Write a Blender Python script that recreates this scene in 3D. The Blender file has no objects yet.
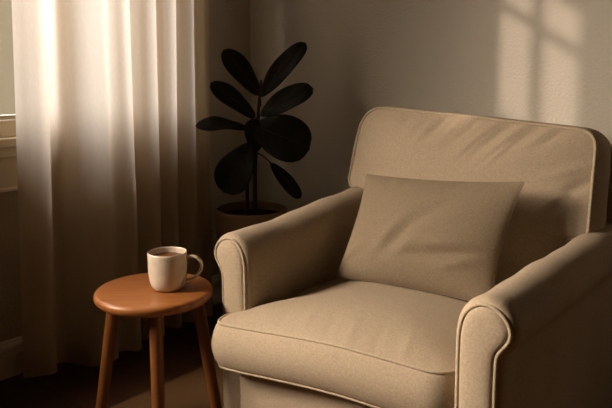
import bpy, math, random
from mathutils import Vector, Matrix
random.seed(7)
sc = bpy.context.scene
COL = sc.collection
PI = math.pi

# ------------------------------------------------------------------ camera
cam_d = bpy.data.cameras.new('camera')
cam_d.sensor_width = 36.0
cam_d.lens = 700.0 / 612.0 * 36.0
cam_d.shift_y = -0.1118
cam_d.clip_start = 0.02
cam_d.dof.use_dof = True
cam_d.dof.focus_distance = 2.0
cam_d.dof.aperture_fstop = 9.0
cam = bpy.data.objects.new('camera', cam_d)
COL.objects.link(cam)
cam.location = (0, 0, 1.03)
cam.rotation_euler = (math.radians(90 - 6), 0, math.radians(40))
sc.camera = cam

# ------------------------------------------------------------------ sky, sun, daylight
world = bpy.data.worlds.new('world')
sc.world = world
world.use_nodes = True
bg = world.node_tree.nodes['Background']
bg.inputs[0].default_value = (0.80, 0.63, 0.40, 1)
bg.inputs[1].default_value = 0.50

SUN_DIR = Vector((1.0, 1.6, -0.64)).normalized()
sun_d = bpy.data.lights.new('sun', 'SUN')
sun_d.energy = 2.3
sun_d.angle = math.radians(1.0)
sun_d.color = (1.0, 0.80, 0.69)
sun = bpy.data.objects.new('sun', sun_d)
COL.objects.link(sun)
sun.location = (-5, -5, 5)
sun.rotation_euler = SUN_DIR.to_track_quat('-Z', 'Y').to_euler()

def area(name, loc, target, sx, sy, power, color):
    d = bpy.data.lights.new(name, 'AREA')
    d.shape = 'RECTANGLE'
    d.size, d.size_y = sx, sy
    d.energy = power
    d.color = color
    o = bpy.data.objects.new(name, d)
    COL.objects.link(o)
    o.location = loc
    o.rotation_euler = (Vector(target) - Vector(loc)).to_track_quat('-Z', 'Z').to_euler()
    return o
# skylight just outside the uncurtained window
key = area('window_daylight', (-2.33, 0.08, 1.50), (-1.1, 0.72, 0.90), 0.42, 1.25, 84, (1.0, 0.835, 0.68))
key.data.spread = math.radians(94)
area('curtain_daylight', (-3.10, 1.12, 1.55), (-2.05, 1.32, 1.50), 1.7, 1.3, 50, (1.0, 0.93, 0.89))

sc.view_settings.view_transform = 'Standard'
sc.view_settings.look = 'None'
sc.view_settings.exposure = 0.0
sc.view_settings.gamma = 1.0
sc.view_settings.use_curve_mapping = False

# ------------------------------------------------------------------ helpers
def lerp(a, b, t):
    return a + (b - a) * t

def sstep(a, b, x):
    t = min(1, max(0, (x - a) / (b - a)))
    return t * t * (3 - 2 * t)

class MB:
    """collects geometry for ONE mesh object"""
    def __init__(self):
        self.v, self.f = [], []
    def add(self, vs, fs):
        o = len(self.v)
        self.v += [tuple(p) for p in vs]
        self.f += [tuple(i + o for i in f) for f in fs]
    def box(self, lo, hi):
        x0, y0, z0 = lo; x1, y1, z1 = hi
        self.add([(x0, y0, z0), (x1, y0, z0), (x1, y1, z0), (x0, y1, z0),
                  (x0, y0, z1), (x1, y0, z1), (x1, y1, z1), (x0, y1, z1)],
                 [(0, 3, 2, 1), (4, 5, 6, 7), (0, 1, 5, 4), (1, 2, 6, 5), (2, 3, 7, 6), (3, 0, 4, 7)])
    def loft(self, rings, cap0=False, cap1=False, closed=True):
        n = len(rings[0])
        vs = [p for r in rings for p in r]
        fs = []
        m = n if closed else n - 1
        for i in range(len(rings) - 1):
            for j in range(m):
                k = (j + 1) % n
                fs.append((i * n + j, i * n + k, (i + 1) * n + k, (i + 1) * n + j))
        if cap0: fs.append(tuple(range(n))[::-1])
        if cap1: fs.append(tuple((len(rings) - 1) * n + j for j in range(n)))
        self.add(vs, fs)
    def lathe(self, prof, n=64, c=(0, 0, 0), cap0=False, cap1=False):
        rings = [[(c[0] + r * math.cos(2 * PI * j / n), c[1] + r * math.sin(2 * PI * j / n), c[2] + z)
                  for j in range(n)] for r, z in prof]
        self.loft(rings, cap0, cap1)
    def tube(self, pts, rad, n=10, closed=False):
        pts = [Vector(p) for p in pts]
        N = len(pts)
        rings = []
        up = None
        for i, p in enumerate(pts):
            if closed:
                t = pts[(i + 1) % N] - pts[i - 1]
            else:
                t = pts[min(i + 1, N - 1)] - pts[max(i - 1, 0)]
            t.normalize()
            if up is None:
                up = t.orthogonal().normalized()
            else:
                up = (up - t * up.dot(t)).normalized()
            s = t.cross(up)
            r = rad(i / max(1, N - 1)) if callable(rad) else rad
            rings.append([p + (up * math.cos(2 * PI * j / n) + s * math.sin(2 * PI * j / n)) * r for j in range(n)])
        if closed:
            # find the twist-free join
            first = rings[0]
            best = min(range(n), key=lambda k: (rings[-1][k] - first[0]).length)
            rings.append([first[(j - best) % n] for j in range(n)])
            self.loft(rings)
        else:
            self.loft(rings, True, True)
    def build(self, name, mat, parent=None, smooth=True, bevel=0, sub=0, sharp=None):
        me = bpy.data.meshes.new(name)
        me.from_pydata(self.v, [], self.f)
        me.validate()
        me.materials.append(mat)
        import bmesh
        bm = bmesh.new(); bm.from_mesh(me)
        bmesh.ops.recalc_face_normals(bm, faces=bm.faces)
        bm.to_mesh(me); bm.free()
        o = bpy.data.objects.new(name, me)
        COL.objects.link(o)
        if parent:
            o.parent = parent
        if bevel:
            b = o.modifiers.new('bevel', 'BEVEL'); b.width = bevel; b.segments = 3; b.limit_method = 'ANGLE'
            b.harden_normals = True
        if sub:
            s = o.modifiers.new('sub', 'SUBSURF'); s.levels = s.render_levels = sub
        if smooth:
            for p in me.polygons: p.use_smooth = True
        if sharp:
            me.set_sharp_from_angle(angle=math.radians(sharp))
        return o

def thing(name, label, cat, loc=(0, 0, 0), rz=0):
    o = bpy.data.objects.new(name, None)
    COL.objects.link(o)
    o.location = loc
    o.rotation_euler = (0, 0, rz)
    o.empty_display_size = 0.05
    o['label'] = label; o['category'] = cat
    return o

def tag(o, label, cat):
    o['label'] = label; o['category'] = cat
    return o

def struct(o):
    o['kind'] = 'structure'
    return o

# ------------------------------------------------------------------ materials
def lk(nt, a, b): nt.links.new(a, b)

def mat(name, color, rough=0.8, spec=0.3, sheen=0.0):
    m = bpy.data.materials.new(name)
    m.use_nodes = True
    b = m.node_tree.nodes['Principled BSDF']
    b.inputs['Base Color'].default_value = (*color, 1)
    b.inputs['Roughness'].default_value = rough
    b.inputs['Specular IOR Level'].default_value = spec
    if sheen:
        b.inputs['Sheen Weight'].default_value = sheen
        b.inputs['Sheen Roughness'].default_value = 0.5
        b.inputs['Sheen Tint'].default_value = (1.0, 0.9, 0.75, 1)
    return m

def noise_color(m, c0, c1, scale, detail=4, stretch=(1, 1, 1), dist=0.0, p0=0.3, p1=0.7):
    nt = m.node_tree; N = nt.nodes
    tc = N.new('ShaderNodeTexCoord'); mp = N.new('ShaderNodeMapping')
    mp.inputs['Scale'].default_value = stretch
    no = N.new('ShaderNodeTexNoise'); no.inputs['Scale'].default_value = scale
    no.inputs['Detail'].default_value = detail; no.inputs['Distortion'].default_value = dist
    cr = N.new('ShaderNodeValToRGB')
    cr.color_ramp.elements[0].position = p0; cr.color_ramp.elements[0].color = (*c0, 1)
    cr.color_ramp.elements[1].position = p1; cr.color_ramp.elements[1].color = (*c1, 1)
    lk(nt, tc.outputs['Object'], mp.inputs[0]); lk(nt, mp.outputs[0], no.inputs['Vector'])
    lk(nt, no.outputs[0], cr.inputs[0]); lk(nt, cr.outputs[0], N['Principled BSDF'].inputs['Base Color'])
    return no, cr

def bump(m, scale, strength, dist=0.001, detail=2, stretch=(1, 1, 1), kind='noise'):
    nt = m.node_tree; N = nt.nodes
    tc = N.new('ShaderNodeTexCoord'); mp = N.new('ShaderNodeMapping')
    mp.inputs['Scale'].default_value = stretch
    no = N.new('ShaderNodeTexNoise'); no.inputs['Scale'].default_value = scale; no.inputs['Detail'].default_value = detail
    bp = N.new('ShaderNodeBump'); bp.inputs['Strength'].default_value = strength; bp.inputs['Distance'].default_value = dist
    lk(nt, tc.outputs['Object'], mp.inputs[0]); lk(nt, mp.outputs[0], no.inputs['Vector'])
    lk(nt, no.outputs[0], bp.inputs['Height'])
    t = N['Principled BSDF'].inputs['Normal']
    if t.is_linked:
        lk(nt, t.links[0].from_socket, bp.inputs['Normal'])
    lk(nt, bp.outputs[0], t)
    return m

M_wall = mat('wall_plaster', (0.51, 0.463, 0.38), 0.9, 0.2)
bump(M_wall, 110, 0.8, 0.005, 3)
M_trim = mat('trim_paint', (0.80, 0.74, 0.62), 0.5, 0.4)
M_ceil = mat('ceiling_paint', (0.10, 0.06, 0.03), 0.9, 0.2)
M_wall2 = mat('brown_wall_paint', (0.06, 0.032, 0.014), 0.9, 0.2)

M_floor = mat('floor_wood', (0.1, 0.045, 0.02), 0.45, 0.4)
def floor_nodes(m):
    nt = m.node_tree; N = nt.nodes
    tc = N.new('ShaderNodeTexCoord'); mp = N.new('ShaderNodeMapping')
    br = N.new('ShaderNodeTexBrick')
    br.inputs['Color1'].default_value = (0.075, 0.030, 0.011, 1)
    br.inputs['Color2'].default_value = (0.05, 0.019, 0.007, 1)
    br.inputs['Mortar'].default_value = (0.012, 0.006, 0.003, 1)
    br.inputs['Scale'].default_value = 1.0
    br.inputs['Mortar Size'].default_value = 0.003
    br.inputs['Brick Width'].default_value = 1.3
    br.inputs['Row Height'].default_value = 0.11
    no = N.new('ShaderNodeTexNoise'); mp2 = N.new('ShaderNodeMapping'); mp2.inputs['Scale'].default_value = (4, 60, 1)
    no.inputs['Scale'].default_value = 1.5; no.inputs['Detail'].default_value = 6
    mx = N.new('ShaderNodeMix'); mx.data_type = 'RGBA'; mx.blend_type = 'MULTIPLY'; mx.inputs[0].default_value = 0.6
    lk(nt, tc.outputs['Object'], mp.inputs[0]); lk(nt, mp.outputs[0], br.inputs['Vector'])
    lk(nt, tc.outputs['Object'], mp2.inputs[0]); lk(nt, mp2.outputs[0], no.inputs['Vector'])
    lk(nt, br.outputs[0], mx.inputs[6]); lk(nt, no.outputs[0], mx.inputs[7])
    lk(nt, mx.outputs[2], N['Principled BSDF'].inputs['Base Color'])
floor_nodes(M_floor)

def fabric(name, col, var=0.16, sheen=0.06):
    m = mat(name, col, 0.95, 0.1, sheen)
    a = tuple(c * (1 - var) for c in col); b = tuple(min(1, c * (1 + var)) for c in col)
    noise_color(m, a, b, 260, 5)
    bump(m, 420, 0.55, 0.0012, 3)
    bump(m, 38, 0.16, 0.006, 3)
    return m
M_chair = fabric('chair_linen', (0.375, 0.293, 0.203))
M_pipe = fabric('chair_piping', (0.39, 0.312, 0.213))
M_pillow = fabric('pillow_linen', (0.225, 0.172, 0.113))
M_rug = fabric('rug_wool', (0.125, 0.066, 0.027), 0.25, 0.0)
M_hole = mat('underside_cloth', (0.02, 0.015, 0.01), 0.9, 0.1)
M_darkwood = mat('chair_leg_wood', (0.03, 0.016, 0.008), 0.45, 0.4)

def wood(name, c0, c1, stretch, rough=0.42):
    m = mat(name, c0, rough, 0.45)
    noise_color(m, c0, c1, 3.0, 6, stretch, 0.6)
    bump(m, 3.0, 0.08, 0.002, 5, stretch)
    return m
M_stool = wood('stool_top_wood', (0.22, 0.070, 0.015), (0.33, 0.124, 0.031), (3, 26, 3), 0.38)
M_stool_leg = wood('stool_leg_wood', (0.15, 0.050, 0.011), (0.22, 0.078, 0.019), (30, 30, 2.5), 0.4)
M_mug = mat('mug_glaze', (0.66, 0.56, 0.43), 0.32, 0.5)
noise_color(M_mug, (0.60, 0.50, 0.38), (0.68, 0.58, 0.45), 40, 4)
M_coffee = mat('coffee_liquid', (0.13, 0.048, 0.013), 0.28, 0.25)
M_pot = mat('pot_clay', (0.16, 0.095, 0.048), 0.75, 0.25)
bump(M_pot, 60, 0.2, 0.002, 3)
M_soil = mat('soil', (0.015, 0.009, 0.005), 1.0, 0.05)
bump(M_soil, 70, 0.9, 0.01, 4)
M_stem = mat('plant_stem', (0.035, 0.026, 0.012), 0.8, 0.2)
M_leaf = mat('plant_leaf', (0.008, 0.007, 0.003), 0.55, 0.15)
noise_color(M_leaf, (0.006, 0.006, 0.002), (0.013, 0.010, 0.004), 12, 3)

def curtain_mat():
    m = bpy.data.materials.new('curtain_linen')
    m.use_nodes = True
    nt = m.node_tree; N = nt.nodes
    b = N['Principled BSDF']
    b.inputs['Roughness'].default_value = 0.95
    b.inputs['Specular IOR Level'].default_value = 0.05
    col = noise_color(m, (0.44, 0.34, 0.22), (0.52, 0.41, 0.28), 200, 3, (1, 1, 0.25))[1]
    bump(m, 500, 0.25, 0.0008, 2, (1, 1, 0.3))
    tr = N.new('ShaderNodeBsdfTranslucent')
    tr.inputs[0].default_value = (0.86, 0.79, 0.70, 1)
    mx = N.new('ShaderNodeMixShader'); mx.inputs[0].default_value = 0.50
    lk(nt, b.outputs[0], mx.inputs[1]); lk(nt, tr.outputs[0], mx.inputs[2])
    lk(nt, mx.outputs[0], N['Material Output'].inputs[0])
    return m
M_curtain = curtain_mat()

def glass_mat():
    m = bpy.data.materials.new('window_glass')
    m.use_nodes = True
    nt = m.node_tree; N = nt.nodes
    N.remove(N['Principled BSDF'])
    t = N.new('ShaderNodeBsdfTransparent'); g = N.new('ShaderNodeBsdfGlossy'); g.inputs['Roughness'].default_value = 0.02
    mx = N.new('ShaderNodeMixShader'); mx.inputs[0].default_value = 0.05
    lk(nt, t.outputs[0], mx.inputs[1]); lk(nt, g.outputs[0], mx.inputs[2])
    lk(nt, mx.outputs[0], N['Material Output'].inputs[0])
    return m
M_glass = glass_mat()

# ------------------------------------------------------------------ the room
XL, XR, YB, YF, ZC, TH = -2.18, 1.60, 2.217, -2.0, 2.40, 0.06
W1 = (0.78, 1.72, 0.845, 2.20)      # curtained window: y0, y1, z0, z1
W2 = (-0.168, 0.353, 0.80, 2.14)   # uncurtained window

b = MB(); b.box((XL - TH, YF - TH, -0.08), (XR + TH, YB + TH, 0)); struct(b.build('floor', M_floor, smooth=False))
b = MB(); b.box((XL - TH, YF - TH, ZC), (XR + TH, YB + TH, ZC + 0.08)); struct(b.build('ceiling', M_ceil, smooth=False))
b = MB(); b.box((XL - TH, YB, 0), (XR + TH, YB + TH, ZC)); struct(b.build('wall_back', M_wall, smooth=False))
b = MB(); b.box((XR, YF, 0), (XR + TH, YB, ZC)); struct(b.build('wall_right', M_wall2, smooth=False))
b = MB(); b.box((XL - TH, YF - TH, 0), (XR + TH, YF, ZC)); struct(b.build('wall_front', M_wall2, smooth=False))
b = MB()
def wallseg(y0, y1, z0, z1): b.box((XL - TH, y0, z0), (XL, y1, z1))
wallseg(YF, W2[0], 0, ZC)
wallseg(W2[0], W2[1], 0, W2[2]); wallseg(W2[0], W2[1], W2[3], ZC)
wallseg(W2[1], W1[0], 0, ZC)
wallseg(W1[0], W1[1], 0, W1[2]); wallseg(W1[0], W1[1], W1[3], ZC)
wallseg(W1[1], YB, 0, ZC)
struct(b.build('wall_left', M_wall, smooth=False))

def window(n, W, muntin=None, transom=None):
    y0, y1, z0, z1 = W
    f = MB()
    xa, xb = XL - TH, XL - TH + 0.03
    t = 0.012
    f.box((xa, y0, z0), (xb, y0 + t, z1)); f.box((xa, y1 - t, z0), (xb, y1, z1))
    f.box((xa, y0, z0), (xb, y1, z0 + t)); f.box((xa, y0, z1 - t), (xb, y1, z1))
    if muntin: f.box((xa, muntin[0], z0), (xa + 0.014, muntin[1], z1))
    if transom: f.box((xa, y0, transom[0]), (xa + 0.014, y1, transom[1]))
    w = struct(f.build('window_%d' % n, M_trim, smooth=False))
    g = MB(); g.box((xa + 0.012, y0, z0), (xa + 0.016, y1, z1)); g.build('glass', M_glass, w, smooth=False)
    s = MB()
    # sill: bottom rail, moulded nose, apron with a bead below
    s.box((XL - 0.03, y0 - 0.06, 0.790), (XL + 0.010, y1 + 0.06, 0.845))
    s.box((XL - 0.002, y0 - 0.09, 0.760), (XL + 0.050, y1 + 0.09, 0.790))
    s.box((XL - 0.002, y0 - 0.08, 0.727), (XL + 0.036, y1 + 0.08, 0.760))
    s.box((XL - 0.002, y0 - 0.07, 0.622), (XL + 0.016, y1 + 0.07, 0.727))
    s.box((XL - 0.002, y0 - 0.07, 0.615), (XL + 0.022, y1 + 0.07, 0.627))
    s.build('window_sill', M_trim, w, smooth=False, bevel=0.004)
    return w
window(1, W1)
window(2, W2, muntin=(0.045, 0.092), transom=(1.986, 2.014))

def baseboard(name, pts_fn, L0, L1):
    prof = [(0.000, 0), (0.020, 0), (0.020, 0.075), (0.016, 0.080), (0.016, 0.088), (0.020, 0.092),
            (0.019, 0.103), (0.010, 0.112), (0.008, 0.118), (0.000, 0.120)]
    q = MB()
    q.loft([[pts_fn(d, L, z) for d, z in prof] for L in (L0, L1)], True, True)
    return struct(q.build(name, M_trim, smooth=False))
baseboard('baseboard_left', lambda d, L, z: (XL + d, L, z), YF, YB)
baseboard('baseboard_back', lambda d, L, z: (L, YB - d, z), XL, XR)
# unseen panel added outside: stops the window_daylight lamp leaking onto the curtain
b = MB(); b.box((XL - TH - 0.62, 0.50, 0.55), (XL - TH, 0.53, 2.40)); struct(b.build('light_shield', M_trim, smooth=False))
# unseen slab added outside to keep the low sun off window_2's lower panes
b = MB(); b.box((-4.1, -4.2, -0.08), (-3.95, -2.15, 2.735)); struct(b.build('sun_blocker_low', M_wall, smooth=False))
b = MB(); b.box((-4.1, -2.15, -0.08), (-3.95, -0.7, 3.60)); M_blocker = mat('sun_blocker_tan', (0.72, 0.56, 0.36), 0.9, 0.1)  # taller unseen slab, added to block the sun from the curtained window
struct(b.build('sun_blocker_high', M_blocker, smooth=False))

# ------------------------------------------------------------------ outline tools
def round_poly(pts, n=220):
    """pts: (x, y, radius) corners; returns n evenly spaced points on the rounded outline"""
    out = []
    N = len(pts)
    for i in range(N):
        p = Vector(pts[i][:2]); r = pts[i][2]
        a = (Vector(pts[i - 1][:2]) - p); c = (Vector(pts[(i + 1) % N][:2]) - p)
        la, lc = a.length, c.length
        a.normalize(); c.normalize()
        ang = a.angle(c)
        d = min(r / math.tan(ang / 2), 0.49 * la, 0.49 * lc)
        p0, p1 = p + a * d, p + c * d
        for k in range(13):
            t = k / 12
            out.append(p0 * (1 - t) ** 2 + p * 2 * t * (1 - t) + p1 * t * t)
    return resample(out, n, True)

def resample(pts, n, closed):
    P = [Vector(p) for p in pts]
    if closed: P = P + [P[0]]
    L = [0]
    for i in range(1, len(P)): L.append(L[-1] + (P[i] - P[i - 1]).length)
    out = []
    j = 0
    for k in range(n):
        s = L[-1] * k / (n if closed else n - 1)
        while j < len(L) - 2 and L[j + 1] < s: j += 1
        d = L[j + 1] - L[j]
        t = 0 if d == 0 else (s - L[j]) / d
        out.append(P[j].lerp(P[j + 1], min(1, t)))
    return out

def catmull(pts, per=8):
    P = [Vector(p) for p in pts]
    out = []
    for i in range(len(P) - 1):
        p0, p1, p2, p3 = P[max(i - 1, 0)], P[i], P[i + 1], P[min(i + 2, len(P) - 1)]
        for k in range(per):
            t = k / per
            out.append(0.5 * ((2 * p1) + (p2 - p0) * t + (2 * p0 - 5 * p1 + 4 * p2 - p3) * t * t + (3 * p1 - p0 - 3 * p2 + p3) * t ** 3))
    out.append(P[-1])
    return out

def cushion(outline, centre, w_bot, w_top, crown_top, crown_bot, bulge, post, disp=None, pw=2.4, nr=34):
    """box cushion: flat outline (u, v), thickness along w; returns mesh and the two seam loops"""
    c = Vector(centre)
    O = outline; n = len(O)
    nor = []
    for i in range(n):
        t = O[(i + 1) % n] - O[i - 1]
        nor.append(Vector((t.y, -t.x)).normalized())
    mb = MB(); rings = []
    def f(s): return (1 - s ** pw)
    S = [1 - (k / nr) ** 1.35 for k in range(nr + 1)]
    for s in reversed(S[:-1]):           # bottom, centre -> edge
        rings.append([(c.x + (p.x - c.x) * s, c.y + (p.y - c.y) * s, w_bot - crown_bot * f(s), -1, s) for p in O])
    ns = 12
    for k in range(1, ns):
        t = k / ns
        bl = bulge * math.sin(PI * t) ** 0.8
        rings.append([(p.x + q.x * bl, p.y + q.y * bl, lerp(w_bot, w_top, t), 0, 1) for p, q in zip(O, nor)])
    for s in S[:-1]:
        rings.append([(c.x + (p.x - c.x) * s, c.y + (p.y - c.y) * s, w_top + crown_top * f(s), 1, s) for p in O])
    R = []
    for r in rings:
        rr = []
        for (u, v, w, side, s) in r:
            if disp: w = w + disp(u, v, side, s)
            rr.append(post(u, v, w))
        R.append(rr)
    mb.loft(R, True, True)
    top = [post(p.x + q.x * -0.0006, p.y + q.y * -0.0006, w_top) for p, q in zip(O, nor)]
    bot = [post(p.x + q.x * -0.0006, p.y + q.y * -0.0006, w_bot) for p, q in zip(O, nor)]
    return mb, top, bot

def ridge(u, v, cx, cy, ang, length, width, amp):
    ca, sa = math.cos(ang), math.sin(ang)
    a = (u - cx) * ca + (v - cy) * sa
    b_ = -(u - cx) * sa + (v - cy) * ca
    return amp * math.exp(-(a / length) ** 2 - (b_ / width) ** 2)

# ------------------------------------------------------------------ armchair
AX = -0.945                     # centre line of the chair
chair = thing('armchair', 'beige linen armchair with rolled piped arms and loose seat and back cushions', 'armchair', (AX, 1.65, 0))
CH = Vector((AX, 1.65, 0))
def L(p): return (p[0] - CH.x, p[1] - CH.y, p[2] - CH.z)   # world -> chair local

# seat cushion with its ear in front of the left arm
so = round_poly([(-1.294, 1.180, 0.055), (-0.652, 1.226, 0.060), (-0.650, 1.86, 0.03), (-1.236, 1.86, 0.03),
                 (-1.236, 1.262, 0.012), (-1.315, 1.250, 0.030)], 260)
def seat_post(u, v, w):
    z = w
    z += lerp(-0.022, 0.012, sstep(-1.36, -0.85, u)) * sstep(1.6, 1.15, v)     # ear droops a little
    z += 0.006 * math.sin((u + 1.36) / 0.7 * PI)
    y = v - 0.010 * math.sin((u + 1.36) / 0.7 * PI) * sstep(1.45, 1.2, v)
    return L((u, y, z))
def seat_disp(u, v, side, s):
    if side != 1: return 0
    d = 0
    for i in range(9):
        cx = -1.25 + 0.068 * i
        d += ridge(u, v, cx, 1.255 + 0.01 * math.sin(i * 2.1), PI / 2 + 0.35, 0.05, 0.009, 0.0022 * (1 if i % 2 else -0.8))
    d += ridge(u, v, -1.0, 1.55, 0.3, 0.25, 0.06, -0.004)
    return d
mb, top, bot = cushion(so, (-0.99, 1.50), 0.270, 0.384, 0.040, 0.006, 0.020, seat_post, seat_disp, 2.8)
seat = mb.build('seat_cushion', M_chair, chair)
p = MB(); p.tube(top, 0.0040, 8, True); p.build('piping', M_pipe, seat)['label'] = 'upper piping of the seat cushion'
p = MB(); p.tube(bot, 0.0040, 8, True); p.build('piping', M_pipe, seat)['label'] = 'lower piping of the seat cushion'

# base under the seat
b = MB(); b.box(L((-1.268, 1.235, 0.085)), L((-0.662, 2.02, 0.268)))
b.build('base', M_chair, chair, bevel=0.012)
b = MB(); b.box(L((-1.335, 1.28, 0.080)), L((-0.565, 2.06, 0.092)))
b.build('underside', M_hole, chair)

# rolled arms: profile in (outward, z), inner face at 0
def arm(sign, xin, yf, yb, rise):
    top_z = 0.578
    cp = [(0.000, 0.088), (0.000, 0.30), (0.000, 0.46), (0.003, 0.510), (0.014, 0.545), (0.036, 0.569), (0.064, 0.578),
          (0.094, 0.571), (0.117, 0.551), (0.128, 0.525), (0.126, 0.503), (0.117, 0.486), (0.107, 0.473), (0.102, 0.456),
          (0.101, 0.38), (0.101, 0.26), (0.101, 0.088)]
    O = resample(catmull([(a, z, 0) for a, z in cp], 8), 130, False)
    n = len(O)
    cx, cz = 0.055, 0.42
    def P(a, z, y):
        k = rise * sstep(yf, yb, y)
        return L((xin + sign * a * (1.08 if sign < 0 else 1.05), y, z + k * sstep(0.25, 0.55, z)))
    # inset outline along normals
    nor = []
    for i in range(n):
        t = O[min(i + 1, n - 1)] - O[max(i - 1, 0)]
        q = Vector((-t.y, t.x)).normalized()
        nor.append(q if q.dot(Vector((O[i].x - cx, O[i].y - 0.5))) > 0 else -q)
    for i in range(n):      # straight sides: force outward
        if O[i].y < 0.44:
            nor[i] = Vector((-1 if i < n / 2 else 1, 0))
    m = MB(); rings = []
    for ins, dy in ((0.016, 0.0), (0.010, 0.0012), (0.005, 0.005), (0.0015, 0.012), (0, 0.022)):
        rings.append([P(o.x - q.x * ins, o.y - q.y * ins, yf + dy) for o, q in zip(O, nor)])
    ny = 40
    for k in range(1, ny + 1):
        y = lerp(yf + 0.022, yb, k / ny)
        wob = 0.0016 * math.sin(17 * y + sign) + 0.0012 * math.sin(41 * y + 2)
        rings.append([P(o.x + q.x * wob, o.y + q.y * wob, y) for o, q in zip(O, nor)])
    m.loft(rings, False, True, True)
    a = m.build('arm', M_chair, chair, sharp=50)
    # front facing panel, slightly padded
    fp = MB(); fr = []
    for s, dy in ((1.0, 0.0), (0.93, -0.004), (0.8, -0.007), (0.5, -0.009), (0.05, -0.010)):
        fr.append([P(lerp(cx, o.x - q.x * 0.016, s), lerp(min(max(o.y, 0.10), 0.51), o.y - q.y * 0.016, s), yf + dy) for o, q in zip(O, nor)])
    fp.loft(fr, False, True, True)
    fp.build('front_panel', M_chair, a, sharp=60)
    pp = MB()
    pp.tube([P(o.x - q.x * 0.013, o.y - q.y * 0.013, yf + 0.000) for o, q in zip(O, nor)], 0.0042, 8)
    pp.build('piping', M_pipe, a)
    return a
arm(-1, -1.251, 1.260, 2.05, 0.055)
arm(+1, -0.643, 1.222, 2.05, 0.010)

# outside back
bk = MB(); bk.box(L((-1.335, 1.985, 0.085)), L((-0.555, 2.075, 0.80)))
bk.build('back_frame', M_chair, chair, bevel=0.03)

# back cushion: T shaped, wide above the arms
TILT = math.radians(13)
BO = Vector((0, 1.800, 0.405))
def back_post(u, v, w):
    y = BO.y + v * math.sin(TILT) - w * math.cos(TILT)
    z = BO.z + v * math.cos(TILT) + w * math.sin(TILT)
    return L((u, y, z))
bo = round_poly([(-1.232, 0.0, 0.03), (-0.645, 0.0, 0.03), (-0.637, 0.160, 0.008), (-0.585, 0.170, 0.06), (-0.592, 0.455, 0.055),
                 (-0.97, 0.476, 0.6), (-1.352, 0.494, 0.10), (-1.372, 0.215, 0.04), (-1.236, 0.205, 0.02)], 280)
def back_disp(u, v, side, s):
    if side != 1: return 0
    d = 0
    # gathered folds under the top seam
    for i, (cx, cy, a, ln, wd, am) in enumerate([
            (-1.09, .43, 1.1, .05, .010, .0026), (-1.17, .45, 1.3, .04, .010, -.0026), (-0.93, .38, .9, .05, .008, -.0022), (-0.84, .37, .85, .05, .008, .0022), (-0.70, .43, .8, .05, .009, -.0028),
            (-1.05, .445, 1.0, .05, .010, -.0032), (-1.00, .440, .95, .06, .010, .0030), (-0.955, .435, .90, .07, .011, -.0040),
            (-0.905, .425, .88, .075, .011, .0035), (-0.86, .425, .85, .08, .011, -.0045), (-0.82, .425, .82, .07, .010, .0035),
            (-0.775, .43, .8, .06, .010, -.0035), (-0.735, .43, .8, .05, .009, .0025), (-1.13, .44, 1.2, .05, .012, .002),
            (-0.63, .12 + .18, 0.5, .06, .012, -.004), (-0.65, .34, 0.4, .06, .012, .003), (-0.66, .25, .9, .06, .014, -.004),
            (-0.70, .23, .95, .07, .014, .004), (-1.32, .30, 2.4, .05, .014, -.003)]):
        d += 1.35 * ridge(u, v, cx, cy, a, ln, wd, am)
    d += ridge(u, v, -1.0, 0.22, 0.2, 0.20, 0.10, -0.006)
    return d
mb, top, bot = cushion(bo, (-0.96, 0.26), -0.135, 0.0, 0.050, 0.010, 0.014, back_post, back_disp, 2.3)
back = mb.build('back_cushion', M_chair, chair)
p = MB(); p.tube(top, 0.0046, 8, True); p.build('piping', M_pipe, back)['label'] = 'front piping of the back cushion'
p = MB(); p.tube(bot, 0.0046, 8, True); p.build('piping', M_pipe, back)['label'] = 'rear piping of the back cushion'
# legs
RUGT = 0.008
for x, y in ((-1.30, 1.32), (-0.59, 1.30), (-1.30, 2.02), (-0.59, 2.02)):
    g = MB()
    rings = []
    for z, r in ((RUGT, 0.014), (0.03, 0.018), (0.084, 0.023)):
        rings.append([L((x + sx * r, y + sy * r, z)) for sx, sy in ((-1, -1), (1, -1), (1, 1), (-1, 1))])
    g.loft(rings, True, True)
    g.build('leg', M_darkwood, chair, smooth=False, bevel=0.003)

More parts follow.
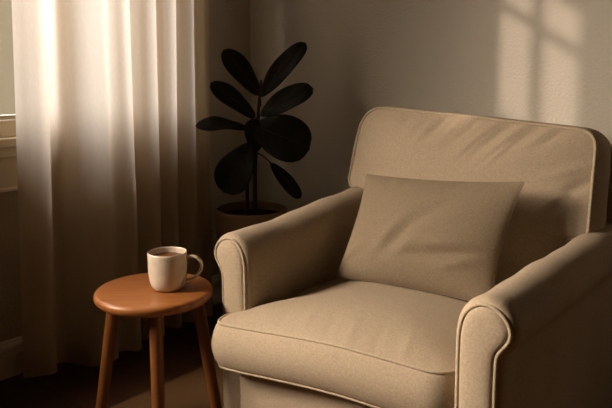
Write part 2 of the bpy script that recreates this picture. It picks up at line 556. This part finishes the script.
# ------------------------------------------------------------------ throw pillow
def pillow():
    TL, TR = Vector((-1.228, 1.755, .686)), Vector((-0.716, 1.730, .722))
    BL, BR = Vector((-1.180, 1.535, .422)), Vector((-0.735, 1.595, .422))
    c = (TL + TR + BL + BR) / 4
    t = thing('throw_pillow', 'taupe knife-edge throw pillow leaning on the back cushion of the beige armchair', 'pillow', c)
    n = ((TR - TL).cross(TL - BL)).normalized()
    if n.y > 0: n = -n
    N = 64
    def P(a, b_, side):
        # concave edges between pointed corners
        pinch = 0.060
        aa = a * (1 - pinch * (1 - b_ * b_) * abs(a) ** 2); bb = b_ * (1 - pinch * (1 - a * a) * abs(b_) ** 2)
        s, q = (aa + 1) / 2, (bb + 1) / 2
        base = BL.lerp(BR, s).lerp(TL.lerp(TR, s), q)
        prof = (max(0, 1 - a * a) ** 0.62) * (max(0, 1 - b_ * b_) ** 0.62)
        th = (0.068 if side > 0 else 0.048) * prof
        # weight slumps towards the bottom
        th *= 1 + 0.22 * -b_
        if side > 0:
            u, v = a, b_
            w = 0
            for cx, cy, an, ln, wd, am in [(.45, -.42, .25, .35, .07, -.010), (.50, -.28, .15, .30, .07, .007), (.62, -.55, .55, .2, .06, .006),
                                           (-.15, -.30, 1.1, .30, .06, -.005), (-.28, -.25, 1.15, .30, .06, .004), (-.02, -.45, .95, .2, .05, .004),
                                           (-.6, .85, 1.9, .18, .05, -.004), (-.35, .88, 1.7, .15, .05, -.004), (-.05, .86, 1.3, .18, .05, .003),
                                           (.3, .84, 1.1, .2, .05, -.004), (.6, .80, .9, .2, .05, .003), (-.80, -.6, .7, .2, .06, .005), (.15, .2, .9, .5, .12, -.004)]:
                w += ridge(u, v, cx, cy, an, ln, wd, am)
            th += 1.5 * w * prof ** 0.4
        return base + n * th * side - c
    body = MB()
    import itertools
    ts = [math.sin((k / N - 0.5) * PI) for k in range(N + 1)]
    for side in (1, -1):
        vs = [P(ts[i], ts[j], side) for i in range(N + 1) for j in range(N + 1)]
        fs = [(i * (N + 1) + j, (i + 1) * (N + 1) + j, (i + 1) * (N + 1) + j + 1, i * (N + 1) + j + 1) for i in range(N) for j in range(N)]
        body.add(vs, fs)
    o = body.build('cover', M_pillow, t)
    import bmesh
    bm = bmesh.new(); bm.from_mesh(o.data); bmesh.ops.remove_doubles(bm, verts=bm.verts, dist=0.0003)
    bmesh.ops.recalc_face_normals(bm, faces=bm.faces); bm.to_mesh(o.data); bm.free()
    for q in o.data.polygons: q.use_smooth = True
    loop = [P(a, -1, 1) for a in ts[:-1]] + [P(1, a, 1) for a in ts[:-1]] + [P(-a, 1, 1) for a in ts[:-1]] + [P(-1, -a, 1) for a in ts[:-1]]
    loop = resample(loop, 240, True)
    sm = MB(); sm.tube(loop, 0.0014, 8, True); sm.build('seam', M_pillow, t)
pillow()

# ------------------------------------------------------------------ rug
rm = MB()
rm.box((-1.725, 0.55, 0.0), (0.0, 1.75, RUGT))
rug = tag(rm.build('rug', M_rug, smooth=False, bevel=0.003), 'flat brown rug on the dark wooden floor under the stool', 'rug')

# ------------------------------------------------------------------ stool
ST = Vector((-1.512, 1.157, RUGT))
stool = thing('stool', 'round three-legged honey brown wooden stool standing beside the armchair', 'stool', ST, math.radians(40))
SZ = 0.415 - RUGT
t_ = MB()
R0 = 0.160
t_.lathe([(0.001, SZ), (R0 * .5, SZ), (R0 - .012, SZ), (R0 - .005, SZ - .0015), (R0 - .001, SZ - .006), (R0, SZ - .012), (R0 - .002, SZ - .020),
          (R0 - .008, SZ - .026), (R0 - .020, SZ - .028), (0.001, SZ - .028)], 96, cap0=True, cap1=True)
t_.build('seat', M_stool, stool, sharp=40)
for a0, rt, rb in ((-76, 0.105, 0.150), (163, 0.122, 0.185), (30, 0.120, 0.180)):
    g = MB(); a = math.radians(a0)
    d = Vector((math.cos(a), math.sin(a), 0))
    A, B = d * rt + Vector((0, 0, SZ - .026)), d * rb + Vector((0, 0, 0.0025))
    g.tube([A.lerp(B, k / 10) for k in range(11)], lambda s: lerp(0.0185, 0.0155, s), 24)
    o = g.build('leg', M_stool_leg, stool, sharp=40)

# ------------------------------------------------------------------ mug and coffee
MZ = 0.4155
MP = Vector((-1.484, 1.182, MZ))
mug = thing('mug', 'off-white ceramic mug with a loop handle standing on the wooden stool', 'mug', MP, math.radians(40))
m = MB()
m.lathe([(0.001, 0.002), (0.030, 0.002), (0.033, 0.0), (0.037, 0.001), (0.0435, 0.008), (0.0480, 0.020), (0.0508, 0.038), (0.0525, 0.062), (0.0530, 0.084),
         (0.0532, 0.098), (0.0526, 0.1015), (0.0512, 0.1025), (0.0498, 0.1015), (0.0492, 0.098), (0.0485, 0.060), (0.0465, 0.036), (0.043, 0.020), (0.036, 0.010), (0.001, 0.008)], 96, cap0=True, cap1=True)
m.build('body', M_mug, mug, sharp=70)
hp = catmull([(0.049, 0, 0.085), (0.062, 0, 0.0885), (0.079, 0, 0.086), (0.0905, 0, 0.074), (0.0920, 0, 0.057), (0.084, 0, 0.040), (0.070, 0, 0.029), (0.056, 0, 0.0245), (0.046, 0, 0.022)], 6)
h = MB()
hr = []
for i, q in enumerate(hp):
    t = (hp[min(i + 1, len(hp) - 1)] - hp[max(i - 1, 0)]).normalized()
    nn = Vector((t.z, 0, -t.x))
    hr.append([q + nn * 0.0045 * math.cos(2 * PI * k / 16) + Vector((0, 0.0075, 0)) * math.sin(2 * PI * k / 16) for k in range(16)])
h.loft(hr, True, True)
h.build('handle', M_mug, mug)
cf = MB(); cf.lathe([(0.001, 0.0), (0.0448, 0.0), (0.0490, 0.052), (0.0001 + 0.046, 0.0515), (0.001, 0.0515)], 64, (0, 0, 0), True, True)
co = cf.build('coffee', M_coffee, None, sharp=30)
co.location = (MP.x, MP.y, MZ + 0.0350)
co.scale = (0.965, 0.965, 1)
tag(co, 'brown coffee filling the off-white mug', 'coffee'); co['kind'] = 'stuff'

# ------------------------------------------------------------------ potted plant
PX = 0.00377
plant = thing('potted_plant', 'dark broad-leaved rubber plant in a tall clay planter in the room corner', 'potted plant', (-1.850, 1.880, 0), math.radians(40))
pot = MB()
pot.lathe([(0.001, 0.0), (0.098, 0.0), (0.105, 0.006), (0.122, 0.20), (0.134, 0.38), (0.138, 0.465), (0.1375, 0.473), (0.134, 0.476), (0.129, 0.474), (0.127, 0.465), (0.125, 0.40), (0.001, 0.40)], 80, cap0=True, cap1=True)
pot.build('pot', M_pot, plant, sharp=50)
s_ = MB()
s_.lathe([(0.001, 0.41), (0.126, 0.41), (0.1262, 0.445), (0.10, 0.450), (0.06, 0.454), (0.001, 0.455)], 60, cap0=True, cap1=True)
s_.build('soil', M_soil, plant)
def pl(px, py, d=0):            # plant-local point: right, depth towards the viewer's side, height
    return Vector(((px - 250) * PX, -d, 1.03 - (py - 62) * PX))
for pts, r0, r1 in (([pl(246, 216), pl(246, 190), pl(246, 165), pl(248, 140), pl(251, 122)], .0075, .006),
                    ([pl(254, 216, .01), pl(254, 180, .01), pl(255, 150), pl(257, 120), pl(259, 98), pl(261, 80)], .0085, .0045)):
    q = MB(); q.tube(catmull(pts, 6), lambda s, a=r0, c=r1: lerp(a, c, s), 12); q.build('stem', M_stem, plant)
def leaf(base, tip, width, face, start, bend=0.03, fold=0.12, wave=0.004, shape=0.8):
    ax = tip - base; ln = ax.length; ax.normalize()
    n = Vector(face); n = (n - ax * n.dot(ax)).normalized()
    sd = ax.cross(n)
    NS, NC = 28, 14
    def P(s, c, off):
        wv = 1.28 * s ** 0.52 * max(0.0, 1 - s ** (3.4 * shape)) ** 0.52
        hw = width / 2 * wv
        q = base + ax * ln * s + sd * hw * c
        q = q + n * (-bend * 4 * (s - 0.5) ** 2 + bend + fold * abs(c) ** 1.3 * hw + wave * math.sin(9 * s + 2 * c) * abs(c))
        # raised veins between the ribs
        q = q + n * (0.0012 * math.sin(s * 40 - abs(c) * 7) * (1 - abs(c)))
        return q + n * off
    top = [[P(i / NS, j / NC * 2 - 1, 0.0008) for j in range(NC + 1)] for i in range(NS + 1)]
    bo_ = [[P(i / NS, j / NC * 2 - 1, -0.0008) for j in range(NC + 1)] for i in range(NS + 1)]
    m_ = MB()
    m_.loft([a + b_[::-1] for a, b_ in zip(top, bo_)], True, True)
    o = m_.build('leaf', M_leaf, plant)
    k = MB()
    mid = [P(i / NS, 0, 0.0016) for i in range(NS)]
    st = Vector(start)
    k.tube(catmull([st, st.lerp(mid[0], 0.5) + Vector((0, 0, 0.004)), mid[0], mid[3], mid[8], mid[14], mid[20], mid[26]], 5), lambda s: lerp(0.0030, 0.0008, s), 8)
    k.build('leaf_stalk', M_stem, o)
W = PX
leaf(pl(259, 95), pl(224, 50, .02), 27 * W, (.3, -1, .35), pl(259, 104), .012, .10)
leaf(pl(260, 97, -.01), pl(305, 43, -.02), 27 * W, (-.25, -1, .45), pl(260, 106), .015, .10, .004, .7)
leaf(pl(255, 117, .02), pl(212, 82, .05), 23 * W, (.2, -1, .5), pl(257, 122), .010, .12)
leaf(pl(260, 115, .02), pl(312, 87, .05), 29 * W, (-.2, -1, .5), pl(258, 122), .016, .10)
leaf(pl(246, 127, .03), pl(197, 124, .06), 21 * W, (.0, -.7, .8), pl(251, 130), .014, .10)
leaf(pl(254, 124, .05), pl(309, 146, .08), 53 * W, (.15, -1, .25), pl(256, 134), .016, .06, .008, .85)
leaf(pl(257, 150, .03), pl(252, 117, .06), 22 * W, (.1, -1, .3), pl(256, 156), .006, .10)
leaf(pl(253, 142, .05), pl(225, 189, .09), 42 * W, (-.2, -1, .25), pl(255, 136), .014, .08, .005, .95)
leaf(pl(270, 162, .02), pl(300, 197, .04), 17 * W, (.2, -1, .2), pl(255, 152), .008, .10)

# ------------------------------------------------------------------ curtain
tr = MB(); tr.box((-2.075, 0.95, 2.372), (-2.035, 2.10, 2.40)); struct(tr.build('trim_1', M_trim, smooth=False, bevel=0.003))
CZ0, CZ1 = 0.020, 2.373
# plan of the folds: (x, y) along the cloth
FOLD = [(-2.060, 1.062), (-2.045, 1.075), (-2.020, 1.095), (-2.000, 1.120), (-2.005, 1.142), (-2.045, 1.158), (-2.085, 1.178), (-2.085, 1.215), (-2.045, 1.232),
        (-2.005, 1.255), (-1.985, 1.295), (-1.992, 1.340), (-2.030, 1.372), (-2.026, 1.400), (-1.998, 1.430), (-2.010, 1.462), (-2.065, 1.472), (-2.090, 1.500),
        (-2.060, 1.525), (-2.020, 1.540), (-2.005, 1.560), (-2.018, 1.582), (-2.070, 1.590), (-2.085, 1.612), (-2.040, 1.632), (-2.012, 1.650), (-2.022, 1.674),
        (-2.075, 1.684), (-2.080, 1.706), (-2.035, 1.722), (-2.014, 1.742), (-2.030, 1.764), (-2.078, 1.774), (-2.070, 1.796), (-2.030, 1.812), (-2.030, 1.832), (-2.080, 1.850), (-2.10, 1.87)]
base_path = resample(catmull([(x, y, 0) for x, y in FOLD], 8), 320, False)
cxm = -2.045
def curt(z, grow=0.0):
    t = (z - CZ0) / (CZ1 - CZ0)
    out = []
    for i, q in enumerate(base_path):
        s = i / (len(base_path) - 1)
        amp = lerp(0.92, 0.80, t) + 0.10 * math.sin(6 * s + 3 * t)
        x = cxm + (q.x - cxm) * amp + 0.003 * math.sin(97 * s + 2 * t) * math.sin(13 * s) + 0.007 * math.sin(11 * s + 2.2 * (1 - t) * 2) * (1 - t)
        y = q.y + 0.010 * math.sin(5.0 * s + 2.6 * t) * (1 - t * 0.5) * min(1, s * 6) + 0.012 - 0.014 * (1 - t) * (1 - s) + 0.0025 * math.sin(70 * s + 3 * t)
        if grow:
            a = base_path[max(i - 1, 0)]; c_ = base_path[min(i + 1, len(base_path) - 1)]
            tt = (c_ - a); nn = Vector((tt.y, -tt.x, 0)).normalized()
            x += nn.x * grow; y += nn.y * grow
        zz = z + (0.010 * math.sin(9 * s + 1) + 0.006 * math.sin(23 * s)) * max(0, 1 - t * 6)
        out.append((x, y, zz))
    return out
curtain = thing('curtain', 'floor-length cream linen curtain hanging in folds over the window', 'curtain', (-2.05, 1.45, 0))
def CL(r): return [(x + 2.05, y - 1.45, z) for x, y, z in r]
c = MB(); c.loft([CL(curt(lerp(CZ0, CZ1, k / 60))) for k in range(61)], closed=False)
o = c.build('panel', M_curtain, curtain)
hm = MB()
zs = [CZ0 - 0.001, CZ0 + 0.02, CZ0 + 0.04, CZ0 + 0.06, CZ0 + 0.07]
hm.loft([CL(curt(z, 0.0022 if k < 4 else 0.0006)) for k, z in enumerate(zs)], closed=False)
hm.build('hem', M_curtain, curtain)
